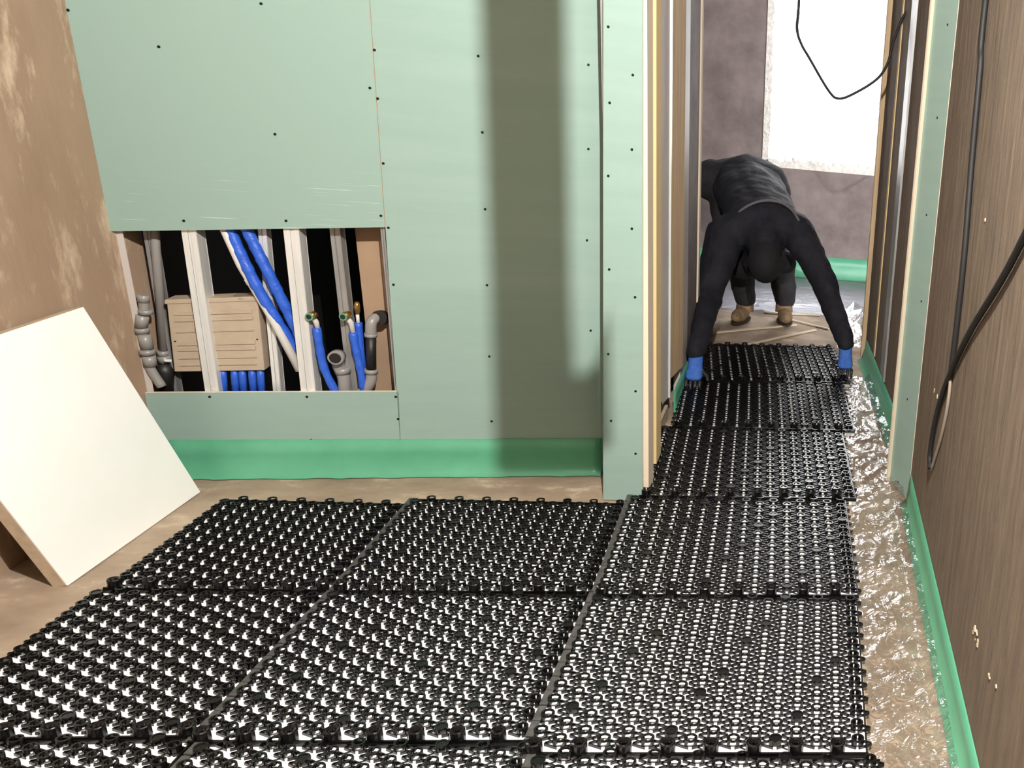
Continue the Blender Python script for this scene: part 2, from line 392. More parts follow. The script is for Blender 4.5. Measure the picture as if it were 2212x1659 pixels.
tag(MB().ball(cb, .024, 'film', (1.25, .8, .62), 10, 6).build('plastic_bag', None, cb), 'small crumpled clear bag resting on top of the cream manifold box', 'bag')

# diagonal white pipe and two blue pipes
D = .03
o = thing('white_pipe', 'white pipe slanting down to the right behind the blue pipes', 'pipe', wl(645, 790, D))
MB().tube([wl(455, 430, D), wl(520, 572, D), wl(590, 690, D), wl(648, 800, D)], .013, 'pvc_white', 12).build('pipe', o)
MB().tube([wl(536, 602, D), wl(543, 614, D)], .0125, 'pvc_white', 12).build('coupling', o)
grp = 'slanting blue pipes in the hatch'
for k, (a, b, c, d) in enumerate([((462, 420), (500, 505), (558, 625), (640, 760)), ((500, 420), (535, 500), (585, 600), (650, 730))]):
    o = thing('blue_pipe', ('left of the two thick blue sleeved pipes slanting across the hatch', 'right of the two thick blue sleeved pipes slanting across the hatch')[k], 'pipe', wl(*d, .02), grp)
    pts = bez([wl(*a, .035), wl(*b, .035), wl(*c, .028 + .006 * k), wl(*d, .05)], 14)
    MB().tube(pts, [.0165 * (1 + .05 * math.sin(i * 1.7) + .03 * math.sin(i * 3.1)) for i in range(len(pts))], 'blue', 12).build('sleeve', o)
for k, x in enumerate((481, 506, 523, 544, 562)):
    o = thing('blue_pipe', ('leftmost', 'second from left', 'middle', 'fourth from left', 'rightmost')[k] + ' of five blue pipe ends below the manifold box', 'pipe', wl(x + 3, 846, .05), 'blue pipes under the manifold box')
    MB().tube([wl(x, 790, .055), wl(x + 1, 815, .05), wl(x + 5, 860, .05)], [.0105, .0112, .0105], 'blue', 10).build('sleeve', o)

# water outlets
def outlet(label, px_ring, px_neck, px_sl, path, rs, D, n_axis=None):
    o = thing('water_outlet', label, 'water outlet', wl(*path[-1], D), 'capped water outlets in the hatch')
    c = wl(*px_ring, D - .02); axd = (WN + V((-.25, 0, 0))).normalized()
    MB().tube([c - axd * .012, c + axd * .012], .0135, 'brass', 14).build('elbow', o)
    t = MB(); t.tube([c + axd * .012, c + axd * .016], .0128, 'teal', 16); t.build('ring', o)
    MB().tube([c + axd * .016, c + axd * .0172], .0085, 'rubber', 14).build('opening', o)
    MB().tube([c, wl(*px_neck, D), wl(*px_sl, D)], [.007, .0085, .0075], 'pvc_white', 10).build('neck', o)
    pts = bez([wl(*q, D) for q in path], 6)
    MB().tube(pts, [rs * (1 + .06 * math.sin(i * 1.3)) for i in range(len(pts))], 'blue', 12).build('sleeve', o)
    return o
outlet('capped water outlet on a blue sleeve right of the brightest stud', (674, 682), (683, 696), (686, 709), [(684, 708), (692, 760), (702, 800), (726, 850)], .0125, .03)
o = outlet('capped water outlet with brass tee beside the brown cavity lining', (747, 682), (758, 697), (763, 720), [(762, 718), (770, 760), (779, 800), (787, 850)], .0125, .045)
D = .06
o = thing('shutoff_valve', 'small brass valve on a blue sleeved pipe, next to the brass tee', 'valve', wl(790, 840, D))
MB().tube([wl(771, 652, D), wl(771, 660, D), wl(772, 672, D), wl(772, 680, D)], [.006, .009, .008, .005], 'brass', 12).build('valve', o)
MB().tube([wl(772, 678, D), wl(774, 700, D)], .0055, 'pvc_white', 10).build('neck', o)
MB().tube(bez([wl(774, 697, D), wl(778, 750, D), wl(786, 842, D)], 6), .012, 'blue', 12).build('sleeve', o)
# grey elbows
D = .02
o = thing('drain_elbow', 'open mouthed grey drain elbow facing the room', 'pipe elbow', wl(740, 840, D + .03))
c = wl(725, 773, D - .01)
MB().tube(bez([c - WN * .02, wl(731, 790, D + .03), wl(742, 815, D + .03), wl(744, 850, D + .03)], 6), .019, 'pvc', 16).build('pipe', o)
mm = MB(); mm.tube([c - WN * .025, c + WN * .004], .0235, 'pvc', 20); mm.build('socket', o)
MB().tube([c + WN * .004, c + WN * .0052], .0178, 'rubber', 18).build('opening', o)
MB().tube([wl(738, 794, D + .03), wl(741, 806, D + .03)], .0235, 'pvc', 16).build('coupling', o)
D = .05
o = thing('drain_pipe', 'grey elbow on a dark waste pipe in the right corner of the hatch', 'pipe', wl(803, 835, D))
MB().tube(bez([wl(822, 683, .10), wl(812, 686, .07), wl(802, 698, D), wl(801, 722, D)], 6), .017, 'pvc', 16).build('elbow', o)
MB().tube([wl(826, 686, .085), wl(818, 687, .06)], .0255, 'rubber', 18).build('collar', o)
MB().tube([wl(801, 720, D), wl(801, 727, D)], .0195, 'pvc', 16).build('rim', o)
MB().tube([wl(801, 727, D), wl(802, 800, D)], .0155, 'rubber', 14).build('pipe', o)
MB().tube([wl(802, 797, D), wl(802, 806, D)], .0205, 'pvc', 16).build('coupling', o)
MB().tube(bez([wl(802, 806, D), wl(801, 822, D), wl(790, 842, D), wl(778, 850, D)], 5), .017, 'pvc', 16).build('socket', o)

# ------------------------------------------------------------------ corridor partition (left) and its fittings
XP = -.552
def yz(px, X=XP): return ax(px[0], px[1], X)
# front return board: green face towards the room
YP = 2.905
pf = [ay(1303, 1084, YP), ay(1388, 1082, YP), ay(1388, 0, YP), ay(1303, 0, YP)]
pf[0].z = pf[1].z = .004
for a, b in ((2, 1), (3, 0)):
    d = pf[a] - pf[b]; pf[a] = pf[b] + d * ((CEIL - .004 - pf[b].z) / d.z)
o = thing('plasterboard_return', 'narrow green board on the end of the partition, left of the corridor', 'plasterboard', pf[0])
MB().prism(pf, V((0, TH, 0)), 'green', 'core').build('panel', o)
sd = [pf[0] + V((.002, TH, 0)), pf[3] + V((.002, TH, 0))]
MB().prism([sd[0], sd[0] + V((0, .30, 0)), sd[1] + V((0, .30, 0)), sd[1]], V((.012, 0, 0)), 'green').build('cheek', o)
for u, v in [(1314, 58), (1317, 222), (1314, 380), (1316, 582), (1314, 765), (1320, 909), (1367, 162), (1365, 323), (1365, 494), (1372, 642), (1373, 845), (1373, 980)]:
    screw(o, ay(u, v, YP), V((0, -1, 0)))
# bands of the partition seen along the corridor
def band(name, label, cat, u0, u1, m, vb, inset=0, vtop_shift=0, t=.03):
    """upright strip lying on the corridor side of the partition between picture columns u0 and u1 at its foot"""
    a = ax(u0, vb[0], XP - inset); b = ax(u1, vb[1], XP - inset)
    o = MB().box((XP - inset - t, a.y, max(.003, a.z if vb[2] else .003)), (XP - inset, b.y, CEIL - .004), m).build(name, None, (XP - inset, a.y, 0))
    return tag(o, label, cat), a, b
def upright(name, label, cat, y0, y1, m, x=XP, t=.03, z0=.003, group=None):
    return tag(MB().box((x - t, y0, z0), (x, y1, CEIL - .004), m).build(name, None, (x, y0, z0)), label, cat, group)
def front_edge(label, y, u0, u1, m, z0, dep):
    a, b = ay(u0, 700, y), ay(u1, 700, y)
    return tag(MB().box((a.x, y, z0), (b.x, y + dep, CEIL - .004), m).build('board_edge', None, (a.x, y, z0)), label, 'plasterboard')
front_edge('cream cut edge of plasterboard at the partition corner', 2.925, 1388, 1400, 'core', .003, .10)
front_edge('yellowish board edge just behind the cream corner edge', 3.10, 1405, 1418, 'yellow', .06, .10)
o = thing('door_stud', 'grey steel stud in the side of the corridor partition', 'metal stud', (XP - .03, 3.26, .12))
MB().prism([(XP - .075, 3.24, .10), (XP - .012, 3.70, .10), (XP - .016, 3.71, .10), (XP - .085, 3.25, .10)], V((0, 0, CEIL - .11)), 'plate').build('web', o)
MB().box((XP - .05, 3.70, .10), (XP - .004, 3.715, CEIL - .004), 'zinc').build('flange', o)
MB().box((XP - .049, 3.25, .07), (XP - .024, 3.72, .115), 'rubber').build('foot', o)
p = ax(1428, 284, XP - .045)
MB().box((XP - .055, p.y - .035, p.z - .02), (XP - .035, p.y + .035, p.z + .02), 'zinc').build('bracket', o)
tag(MB().box((XP - .05, 3.26, .003), (XP - .012, 3.70, .066), 'cream').build('timber_block', None, (XP, 3.3, 0)), 'pale block on the floor under the steel stud', 'block')
struct(MB().box((XP - .10, 2.95, 0), (XP - .055, 4.62, CEIL), 'zinc_d').build('wall_corridor_left'))
upright('lining_board', 'dull brown lining board on the left of the corridor', 'lining board', 4.0, 4.22, 'plate', XP - .004, .03)
tag(MB().prism([(XP - .028, 3.74, .15), (XP + .008, 3.99, .15), (XP - .002, 3.995, .15), (XP - .038, 3.745, .15)], V((0, 0, CEIL - .16)), 'wood').build('lining_board', None, (XP, 3.8, .15)), 'pale wooden lining strip on the left of the corridor', 'lining board')
upright('lining_board', 'dark grey lining board at the far end of the partition', 'lining board', 4.225, 4.56, 'plaster_far', XP - .004, .03)
upright('board_edge', 'cream board edge closing the far end of the partition', 'plasterboard', 4.565, 4.62, 'core', XP + .004, .05)
edge_strip((XP + .002, 3.755, 0), (XP + .002, 4.60, 0), .11, .11, (1, 0, 0), 'green foam edging at the foot of the corridor partition, left of the mats', .006, .003, 16, .002)

# ------------------------------------------------------------------ right side: return strip, lining edges, edging strips
qa, qb = V((XR - .002, 2.985, .004)), V((XR - .058, 3.15, .004)); qh = V((0, 0, CEIL - .008)); qn = V((qa.y - qb.y, qb.x - qa.x, 0)).normalized()
if qn.x > 0: qn = -qn
o = thing('plasterboard_return', 'narrow green board standing against the streaked right wall', 'plasterboard', qa)
MB().prism([qa, qb, qb + qh, qa + qh], -qn * TH, 'green', 'core').build('panel', o)
MB().obox(qb, V((-.012, -.012, 0)), qh, (qb - qa).normalized() * .012, 'core').build('cut_edge', o)
for v in (56, 256, 466, 648, 864, 1045):
    p = ay((2034, 2018, 2000, 1986, 1960, 1945)[(56, 256, 466, 648, 864, 1045).index(v)], v, 3.07); p = qa.lerp(qb, (.35, .4, .45, .3, .5, .55)[(56, 256, 466, 648, 864, 1045).index(v)]) + V((0, 0, p.z)); screw(o, p, qn)
edge_strip((XR - .001, -1.0, 0), (XR - .001, 2.97, 0), .12, .12, (-1, 0, 0), 'green foam edging along the foot of the streaked wall in the foreground', .012, .003, 60, .002)
def rwx(y): return XR if y < 3.5 else XR + (.352 - XR) * (y - 3.5) / 1.24
edge_strip((rwx(3.5) - .002, 3.5, 0), (rwx(4.7) - .002, 4.7, 0), .13, .13, (-1, -.06, 0), 'green foam edging on the right side of the corridor beyond the green board', .02, .004, 20, .004)
tag(MB().box((.33, 4.742, .003), (.51, 4.80, CEIL - .004), 'wood').build('door_lining', None, (.33, 4.742, 0)), 'pale wooden lining on the far end of the right corridor wall', 'door lining')
tag(MB().box((.372, 4.35, .14), (.381, 4.735, CEIL - .004), 'yellow').build('lining_board', None, (.372, 4.5, .14)), 'pale board edge near the window end of the right corridor wall', 'lining board')
tag(MB().box((.39, 3.95, .14), (.399, 4.34, CEIL - .004), 'zinc_d').build('lining_board', None, (.39, 4.2, .14)), 'grey steel strip on the right corridor wall', 'lining board')
edge_strip((-.9, FY - .001, 0), (1.0, FY - .001, 0), .17, .17, (0, -1, 0), 'green foam edging below the window on the far wall', .012, .004, 20, .006)

# ------------------------------------------------------------------ floor heating mats
CP, RP = .047, .057                         # half column pitch, row pitch
BASE, HN = .014, .0225                       # foam thickness, nub height
def lattice_mesh(nx, ny):
    m = MB(); bm = m.bm; mi = m.mi('mat_black')
    def quad(a, b, c, d): 
        f = bm.faces.new((a, b, c, d)); f.material_index = mi; return f
    def annulus_sector(cx, cy, ri, ro, z0, z1, a0, a1, n, closed=False):
        R = []
        for i in range(n + (0 if closed else 1)):
            t = a0 + (a1 - a0) * i / n; c_, s_ = math.cos(t), math.sin(t)
            R.append([bm.verts.new((cx + r * c_, cy + r * s_, z)) for r, z in ((ri, z0), (ro, z0), (ro, z1), (ri, z1))])
        k = len(R)
        for i in range(k if closed else k - 1):
            A, B = R[i], R[(i + 1) % k]
            for j in range(4): quad(A[j], B[j], B[(j + 1) % 4], A[(j + 1) % 4])
        if not closed:
            f = bm.faces.new(R[0]); f = bm.faces.new(R[-1][::-1])
    def bar(p, q, wd, z0, z1):
        p, q = V((p[0], p[1], 0)), V((q[0], q[1], 0)); d = (q - p).normalized(); s_ = V((-d.y, d.x, 0)) * wd / 2
        lo4 = [bm.verts.new(x + V((0, 0, z0))) for x in (p - s_, q - s_, q + s_, p + s_)]
        hi4 = [bm.verts.new(x + V((0, 0, z1))) for x in (p - s_, q - s_, q + s_, p + s_)]
        quad(*hi4)
        for i in range(4): quad(lo4[i], lo4[(i + 1) % 4], hi4[(i + 1) % 4], hi4[i])
    W_, L_ = nx * CP, ny * RP
    r0, r1 = .0101, .0152
    for i in range(nx):
        cx = (i + .5) * CP
        for j in range(ny):
            cy = (j + (.3 if i % 2 == 0 else .8)) * RP
            if i % 2 == 0 and j == 0: continue          # those places carry the tall connector studs
            z0, z1 = BASE, BASE + HN
            annulus_sector(cx, cy, r0 + .0006, r1, z1 - .004, z1, 0, 2 * math.pi, 14, True)
            for a in (0, math.pi): annulus_sector(cx, cy, .0082, r1 - .0004, z0, z1 - .0035, a - (.62 if i < nx - 1 else 1.4), a + (.62 if i < nx - 1 else 1.4), 5)
            if (i * 5 + j * 3) % 11 == 0:                 # some caps are closed
                annulus_sector(cx, cy, .001, r0 + .001, z1 - .004, z1 - .0015, 0, 2 * math.pi, 10, True)
            tip = .033
            for sy in (-1, 1):                           # diagonal links to the next column
                if i < nx - 1 and 0 < cy + sy * RP / 2 < L_: bar((cx + .012, cy + sy * .007), (cx + CP - .012, cy + sy * (RP / 2 - .007)), .0026, z0, z0 + .003)
            for sx in (-1, 1):
                bar((cx + sx * .004, cy + .0145), (cx + sx * tip, cy + .0015), .0028, z0 + .000, z0 + .007)
                bar((cx + sx * .004, cy - .0145), (cx + sx * tip, cy - .0015), .0028, z0 + .000, z0 + .007)
    bar((0, .003), (W_, .003), .005, BASE, BASE + .014); bar((0, L_ - .003), (W_, L_ - .003), .005, BASE, BASE + .010)
    for x in (.003, W_ - .003): bar((x, 0), (x, L_), .004, BASE, BASE + .010)
    me = bpy.data.meshes.new('lattice'); bmesh.ops.recalc_face_normals(bm, faces=bm.faces)
    bm.to_mesh(me); bm.free(); me.materials.append(MT['mat_black']); return me, W_, L_
def mesh_of(m, name):
    bmesh.ops.recalc_face_normals(m.bm, faces=m.bm.faces); me = bpy.data.meshes.new(name); m.bm.to_mesh(me); m.bm.free()
    for x in m.mats: me.materials.append(MT[x])
    return me
st = MB()
for r_a, r_b, z0, z1 in ((.0062, .0178, BASE, BASE + .034),):
    n = 16; R = []
    for i in range(n):
        t = 2 * math.pi * i / n; R.append([st.bm.verts.new((r * math.cos(t), r * math.sin(t), z)) for r, z in ((r_a, z0), (r_b, z0), (r_b, z1 - .002), (r_b - .002, z1), (r_a + .004, z1 - .002), (r_a, z1 - .008))])
    for i in range(n):
        for j in range(6):
            f = st.bm.faces.new((R[i][j], R[(i + 1) % n][j], R[(i + 1) % n][(j + 1) % 6], R[i][(j + 1) % 6])); f.smooth = False; f.material_index = st.mi('mat_black')
STUD = mesh_of(st, 'connector_stud')
protos = {}
def proto(nx, ny):
    if (nx, ny) not in protos:
        lat, W_, L_ = lattice_mesh(nx, ny)
        fb = mesh_of(MB().box((.001, .001, 0), (W_ - .001, L_ - .001, BASE), 'eps'), 'foam_base')
        gs = MB()
        for j in range(ny):
            gs.box((-.007, j * RP + .003, BASE + .010), (.011, (j + 1) * RP - .002, BASE + .0125 + .001 * (j % 2)), 'mat_grey')
        protos[(nx, ny)] = (lat, fb, mesh_of(gs, 'joint_strip'), W_, L_)
    return protos[(nx, ny)]
def put(name, me, parent, loc=(0, 0, 0)):
    o = bpy.data.objects.new(name, me); C.objects.link(o); o.parent = parent; o.location = loc; return o
def tile(px, label, nx=16, ny=12, strip=True, z=0, tilt=0):
    """px: picture corners front-left, front-right, back-right, back-left of the tile's top"""
    lat, fb, gs, W_, L_ = proto(nx, ny)
    fl_, fr_, br_, bl_ = [p if isinstance(p, V) else az(p[0], p[1], .03) for p in px]
    c0 = (fl_ + bl_ + fr_ + br_) / 4
    xv = ((fr_ - fl_) + (br_ - bl_)) / 2; yv = ((bl_ - fl_) + (br_ - fr_)) / 2
    ang = (math.atan2(xv.y, xv.x) + math.atan2(yv.y, yv.x) - math.pi / 2) / 2
    sx, sy = xv.length / W_, yv.length / L_
    o = thing('floor_heating_mat', label, 'floor heating mat', (0, 0, 0), 'black studded floor heating mats')
    R = Matrix.Rotation(ang, 3, 'Z'); loc = V((c0.x, c0.y, 0)) - R @ V((W_ * sx / 2, L_ * sy / 2, 0))
    o.location = (loc.x, loc.y, z + .002); o.rotation_euler = (tilt, 0, ang); o.scale = (sx, sy, 1)
    put('stud_lattice', lat, o); put('foam_base', fb, o)
    for i in range(0, nx, 2): put('connector_stud', STUD, o, ((i + .5) * CP, .3 * RP, 0))
    if strip: put('joint_strip', gs, o)
    return o
S1 = lambda y: 888 + (360 - 888) * (y - 1080) / (1648 - 1080)
S2 = lambda y: 1363 + (1122 - 1363) * (y - 1085) / (1631 - 1085)
RR = lambda y: 1833 + (1884 - 1833) * (y - 1068) / (1642 - 1068)
# tile corner grid in metres on the floor, from the seams
def G(u, v): return az(u, v, .03)
rA0, rA1, rA2, rA3 = G(212, 1270), G(707, 1274), G(1273, 1280), G(1848, 1290)
rB1, rB2, rB3 = G(423, 1589), G(1137, 1614), G(1884, 1642)
b0, b1, b2, b3 = G(484, 1080), G(888, 1082), G(1363, 1078), G(1833, 1068)
rB0 = rB1 + (rA0 - rA1) * 1.02
dn = V((0, -.64, 0))
rC0, rC1, rC2, rC3 = rB0 + (rB0 - rA0), rB1 + (rB1 - rA1), rB2 + (rB2 - rA2), rB3 + (rB3 - rA3)
c2l, c2r = G(1437, 924), G(1831, 924); c3l, c3r = G(1488, 824), G(1830, 822); c4l, c4r = G(1524, 746), G(1799, 742)
tile((rA0, rA1, b1, b0), 'black studded mat in the back row nearest the leaning white board', 13, 12, False)
tile((rA1, rA2, b2, b1), 'black studded mat in the back row, against the middle of the partition')
tile((rA2, rA3, b3, b2), 'black studded mat at the mouth of the corridor, beside the clear film')
tile((rB0, rB1, rA1, rA0), 'black studded mat in the middle row at the left edge of the floor', 13, 12, False)
tile((rB1, rB2, rA2, rA1), 'black studded mat in the middle row, between two grey joint strips')
tile((rB2, rB3, rA3, rA2), 'black studded mat in the middle row, at the right beside the clear film')
tile((rC0, rC1, rB1, rB0), 'black studded mat in the front row, cut off at the lower left', 13, 12, False)
tile((rC1, rC2, rB2, rB1), 'black studded mat in the front row, at the centre of the lower edge')
tile((rC2, rC3, rB3, rB2), 'black studded mat in the front row, lower right beside the clear film')
tile((b2 + V((.0, 0, 0)), b3, c2r, c2l), 'black studded mat just inside the corridor between the two green returns', strip=False)
tile((c2l, c2r, c3r, c3l), 'black studded mat in the corridor in front of the gloved hands', strip=False)
tile((c3l, c3r, c4r, c4l), 'farthest black studded mat, gripped by the bending person', strip=False)

# ------------------------------------------------------------------ clear film beside the mats
fm = MB(); random.seed(11)
nxf, nyf = 30, 300
from mathutils import noise
ys = [1.0 + (4.35 - 1.0) * j / nyf for j in range(nyf + 1)]
grid = []
for y in ys:
    row = []
    xl, xr = .206, min(rwx(y), XR) - .022
    for i in range(nxf + 1):
        t = i / nxf; x = xl + (xr - xl) * t
        p = V((x * 11, y * 8, 0)); k = .55 if y < 2.6 else 1
        h = ((1 - abs(noise.noise(p)) * 2) ** 3 * .010 + (1 - abs(noise.noise(p * 2.1 + V((5, 1, 3)))) * 2) ** 3 * .006 + noise.noise(p * 4.7) * .0025) * k + .012
        h += .03 * max(0, t - .8) / .2 * .8
        row.append(fm.bm.verts.new((x + .008 * noise.noise(p * .5 + V((9, 9, 0))), y, .003 + h)))
    grid.append(row)
for j in range(nyf):
    for i in range(nxf):
        f = fm.bm.faces.new((grid[j][i], grid[j][i + 1], grid[j + 1][i + 1], grid[j + 1][i])); f.smooth = True
fm.mi('film')
tag(fm.build('plastic_film', None, (.3, 2, 0)), 'crumpled clear plastic film on the floor between the mats and the streaked wall', 'plastic film')
# bluish film on the far room floor
fm = MB(); grid = []
for j in range(31):
    row = []
    for i in range(41):
        x = -.75 + 1.6 * i / 40; y = 5.62 + 1.05 * j / 30; p = V((x * 9, y * 9, 0))
        row.append(fm.bm.verts.new((x, y, .004 + abs(noise.noise(p)) * .016)))
    grid.append(row)
for j in range(30):
    for i in range(40):
        f = fm.bm.faces.new((grid[j][i], grid[j][i + 1], grid[j + 1][i + 1], grid[j + 1][i])); f.smooth = True
fm.mi('film_blue')
tag(fm.build('plastic_film', None, (0, 6, 0)), 'shiny bluish film on the floor of the far room below the window', 'plastic film')
fm = MB(); grid = []
for j in range(26):
    row = []
    for i in range(13):
        x = .20 + .5 * i / 12; y = 4.84 + .9 * j / 25; p = V((x * 14, y * 14, 3))
        row.append(fm.bm.verts.new((x, y, .02 + abs(noise.noise(p)) * .10 * min(1, i / 3) + .05 * noise.noise(p * .3))))
    grid.append(row)
for j in range(25):
    for i in range(12):
        f = fm.bm.faces.new((grid[j][i], grid[j][i + 1], grid[j + 1][i + 1], grid[j + 1][i])); f.smooth = True
fm.mi('film')
tag(fm.build('plastic_film', None, (.4, 5.2, 0)), "bunched clear film heaped on the floor beyond the person's arm", 'plastic film')
# laths on the floor between the boots and the mat
for k, (a, b, lab) in enumerate([((1520, 722), (1720, 703), 'long pale lath lying across the floor behind the farthest mat'),
                                 ((1616, 745), (1762, 714), 'pale lath lying slanted just behind the farthest mat'),
                                 ((1700, 690), (1790, 712), 'short pale lath pointing from the right boot to the right'),
                                 ((1650, 676), (1772, 682), 'pale lath behind the two boots')]):
    p, q2 = az(*a, .003), az(*b, .003); d = (q2 - p); s_ = V((-d.y, d.x, 0)).normalized() * .018
    tag(MB().prism([p - s_ / 2, q2 - s_ / 2, q2 + s_ / 2, p + s_ / 2], V((0, 0, .008 )), 'lath').build('lath', None, p), lab, 'lath', 'laths on the floor')

# ------------------------------------------------------------------ leaning white board
B0, B1 = V((-1.925, 2.862, .003)), V((-1.913, 2.300, .003))
T1 = ax(180, 663, -2.055)
up_ = T1 - B0
T0 = B1 + up_
nrm = (B0 - B1).cross(up_).normalized()
if nrm.x < 0: nrm = -nrm
o = thing('white_board', 'thick white board leaning against the brown left wall', 'board', (B0 + B1) / 2)
MB().prism([B0 - nrm * .003, B1 - nrm * .003, T0 - nrm * .003, T1 - nrm * .003], -nrm * .034, 'board_edge').build('core', o, bevel=.002)
MB().prism([B0, B1, T0, T1], -nrm * .003, 'board').build('face', o)

# ------------------------------------------------------------------ cables
def cable(pts, r, label, m='cable_black', n=10):
    pts = bez(pts, n)
    return tag(MB().tube(pts, r, m, 8).build('cable', None, pts[0]), label, 'cable')
X = XR - .012
def rw(u, v, x=X): return ax(u, v, x)
cable([V((X, rw(2129, 0).y - .05, CEIL - .02)), rw(2129, 0), rw(2117, 150), rw(2099, 350), rw(2083, 550), rw(2067, 700), rw(2055, 800)], .0085, 'long black cable running straight down the streaked right wall')
cable([rw(2300, 330), rw(2212, 512), rw(2160, 610), rw(2098, 712), rw(2060, 790), rw(2033, 860), rw(2018, 920), rw(2009, 980), rw(2009, 1012)], .0085, 'thick black cable bending down across the streaked wall to a loop end')
cable([rw(2055, 800, XR - .006), rw(2048, 870, XR - .006), rw(2034, 940, XR - .006), rw(2012, 1015, XR - .006)], .005, 'thin pale cable rising from the loop end of the black cable', 'cable_grey')
YH = 4.3
hp = [ay(1735, -260, YH), ay(1726, 0, YH), ay(1722, 62, YH), ay(1731, 95, YH), ay(1748, 125, YH), ay(1790, 196, YH), ay(1812, 213, YH), ay(1845, 202, YH), ay(1893, 172, YH), ay(1917, 138, YH), ay(1930, 90, YH), ay(1950, 38, YH), ay(1975, 0, YH), ay(2040, -150, YH)]
hp[0].z = min(hp[0].z, CEIL - .01)
cable(hp, .0062, 'black cable hanging in a loose loop in front of the window', n=6)

# ------------------------------------------------------------------ neighbouring house seen through the window
o = thing('neighbour_house', 'pale house with siding and grey brick seen through the window', 'house', (0, 10.5, -1))
MB().box((-3, 10.5, -1), (4, 10.8, 5), 'facade').build('wall', o)
sg = MB()
a, b_ = ay(1735, 62, 10.48), ay(1850, -60, 10.48)
for k in range(14): sg.box((a.x, 10.48, a.z + k * .075), (b_.x, 10.5, a.z + k * .075 + .02), 'facade_line')
sg.build('siding', o)
a, b_ = ay(1672, 100, 10.46), ay(1722, 20, 10.46)
MB().box((a.x, 10.46, a.z), (b_.x, 10.5, b_.z), 'facade_grey').build('brick_panel', o)

# ------------------------------------------------------------------ unseen board added to cast the partition's shadow stripe, hung between lamp and wall
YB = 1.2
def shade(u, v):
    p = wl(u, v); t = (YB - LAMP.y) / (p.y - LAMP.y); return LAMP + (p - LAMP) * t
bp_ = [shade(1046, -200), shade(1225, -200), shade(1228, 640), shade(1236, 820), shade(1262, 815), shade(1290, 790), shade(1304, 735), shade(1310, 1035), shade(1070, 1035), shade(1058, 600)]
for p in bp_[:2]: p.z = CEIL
tag(MB().prism(bp_, V((0, .006, 0)), 'wood').build('shadow_caster_board', None, bp_[-1]), 'added board out of view, cut to cast the shadow stripe on the partition', 'board')

exec_person = True
# ------------------------------------------------------------------ the person
def skinned(name, verts, edges, radii, m, parent, root=0, sub=2):
    me = bpy.data.meshes.new(name)
    me.from_pydata([tuple(V(p) - parent.location) for p in verts], edges, []); me.materials.append(MT[m])
    o = bpy.data.objects.new(name, me); C.objects.link(o); o.parent = parent
    sk = o.modifiers.new('skin', 'SKIN'); sk.use_smooth_shade = True
    for i, d in enumerate(me.skin_vertices[0].data):
        r = radii[i]; d.radius = r if isinstance(r, tuple) else (r, r); d.use_root = (i == root)
    s = o.modifiers.new('sub', 'SUBSURF'); s.levels = sub; s.render_levels = sub
    return o
ctex = bpy.data.textures.new('cloth_folds', 'CLOUDS'); ctex.noise_scale = .11; ctex.noise_depth = 2
def blob(name, caps, m, parent, voxel=.014, smooth=8, folds=0):
    b = MB()
    for p, q, r1, r2 in caps:
        p, q = V(p), V(q); n = 6
        if (q - p).length > .002: b.tube([p.lerp(q, i / n) for i in range(n + 1)], [r1 + (r2 - r1) * i / n for i in range(n + 1)], m, 16)
        b.ball(p, r1, m, seg=16, rings=10); b.ball(q, r2, m, seg=16, rings=10)
    o = b.build(name, parent)
    k = o.modifiers.new('remesh', 'REMESH'); k.mode = 'VOXEL'; k.voxel_size = voxel; k.use_smooth_shade = True
    k = o.modifiers.new('smooth', 'SMOOTH'); k.factor = .5; k.iterations = smooth
    if folds:
        k = o.modifiers.new('folds', 'DISPLACE'); k.texture = ctex; k.strength = folds; k.mid_level = .5; k.texture_coords = 'LOCAL'
    return o
J = dict(
    pelvis=ay(1614, 400, 5.62), waist=ay(1632, 432, 5.32), chest=ay(1648, 480, 5.02), neck=ay(1650, 530, 4.86), head=ay(1652, 566, 4.76),
    hl=ay(1566, 432, 5.62), hr=ay(1660, 432, 5.60), kl=ay(1598, 570, 5.40), kr=ay(1688, 575, 5.42), al=ay(1610, 655, 5.42), ar=ay(1694, 655, 5.46),
    sl=ay(1574, 500, 4.96), sr=ay(1722, 498, 4.96), el=ay(1533, 640, 4.72), er=ay(1786, 622, 4.74))
J['wl'] = az(1502, 790, .115); J['wr'] = az(1826, 768, .115)
per = thing('person', 'person in dark jacket bending forward with blue gloves laying the farthest mat', 'person', (-.25, 5.2, 0))
mid = lambda a, b, t=.5: J[a].lerp(J[b], t)
# body inside the clothes
bc = [(J['pelvis'], J['waist'], .12, .11), (J['waist'], J['chest'], .11, .11), (J['chest'], J['neck'], .10, .058), (J['neck'], J['head'], .055, .05)]
for a, b_, c in (('sl', 'el', 'wl'), ('sr', 'er', 'wr')): bc += [(J['chest'], J[a], .08, .055), (J[a], J[b_], .055, .042), (J[b_], J[c], .042, .026)]
for a, b_, c in (('hl', 'kl', 'al'), ('hr', 'kr', 'ar')): bc += [(J['pelvis'], mid('pelvis', a, .5), .1, .09), (mid('pelvis', a, .5), J[b_], .09, .055), (J[b_], J[c], .055, .036)]
blob('body', bc, 'skin', per, .014, 4)
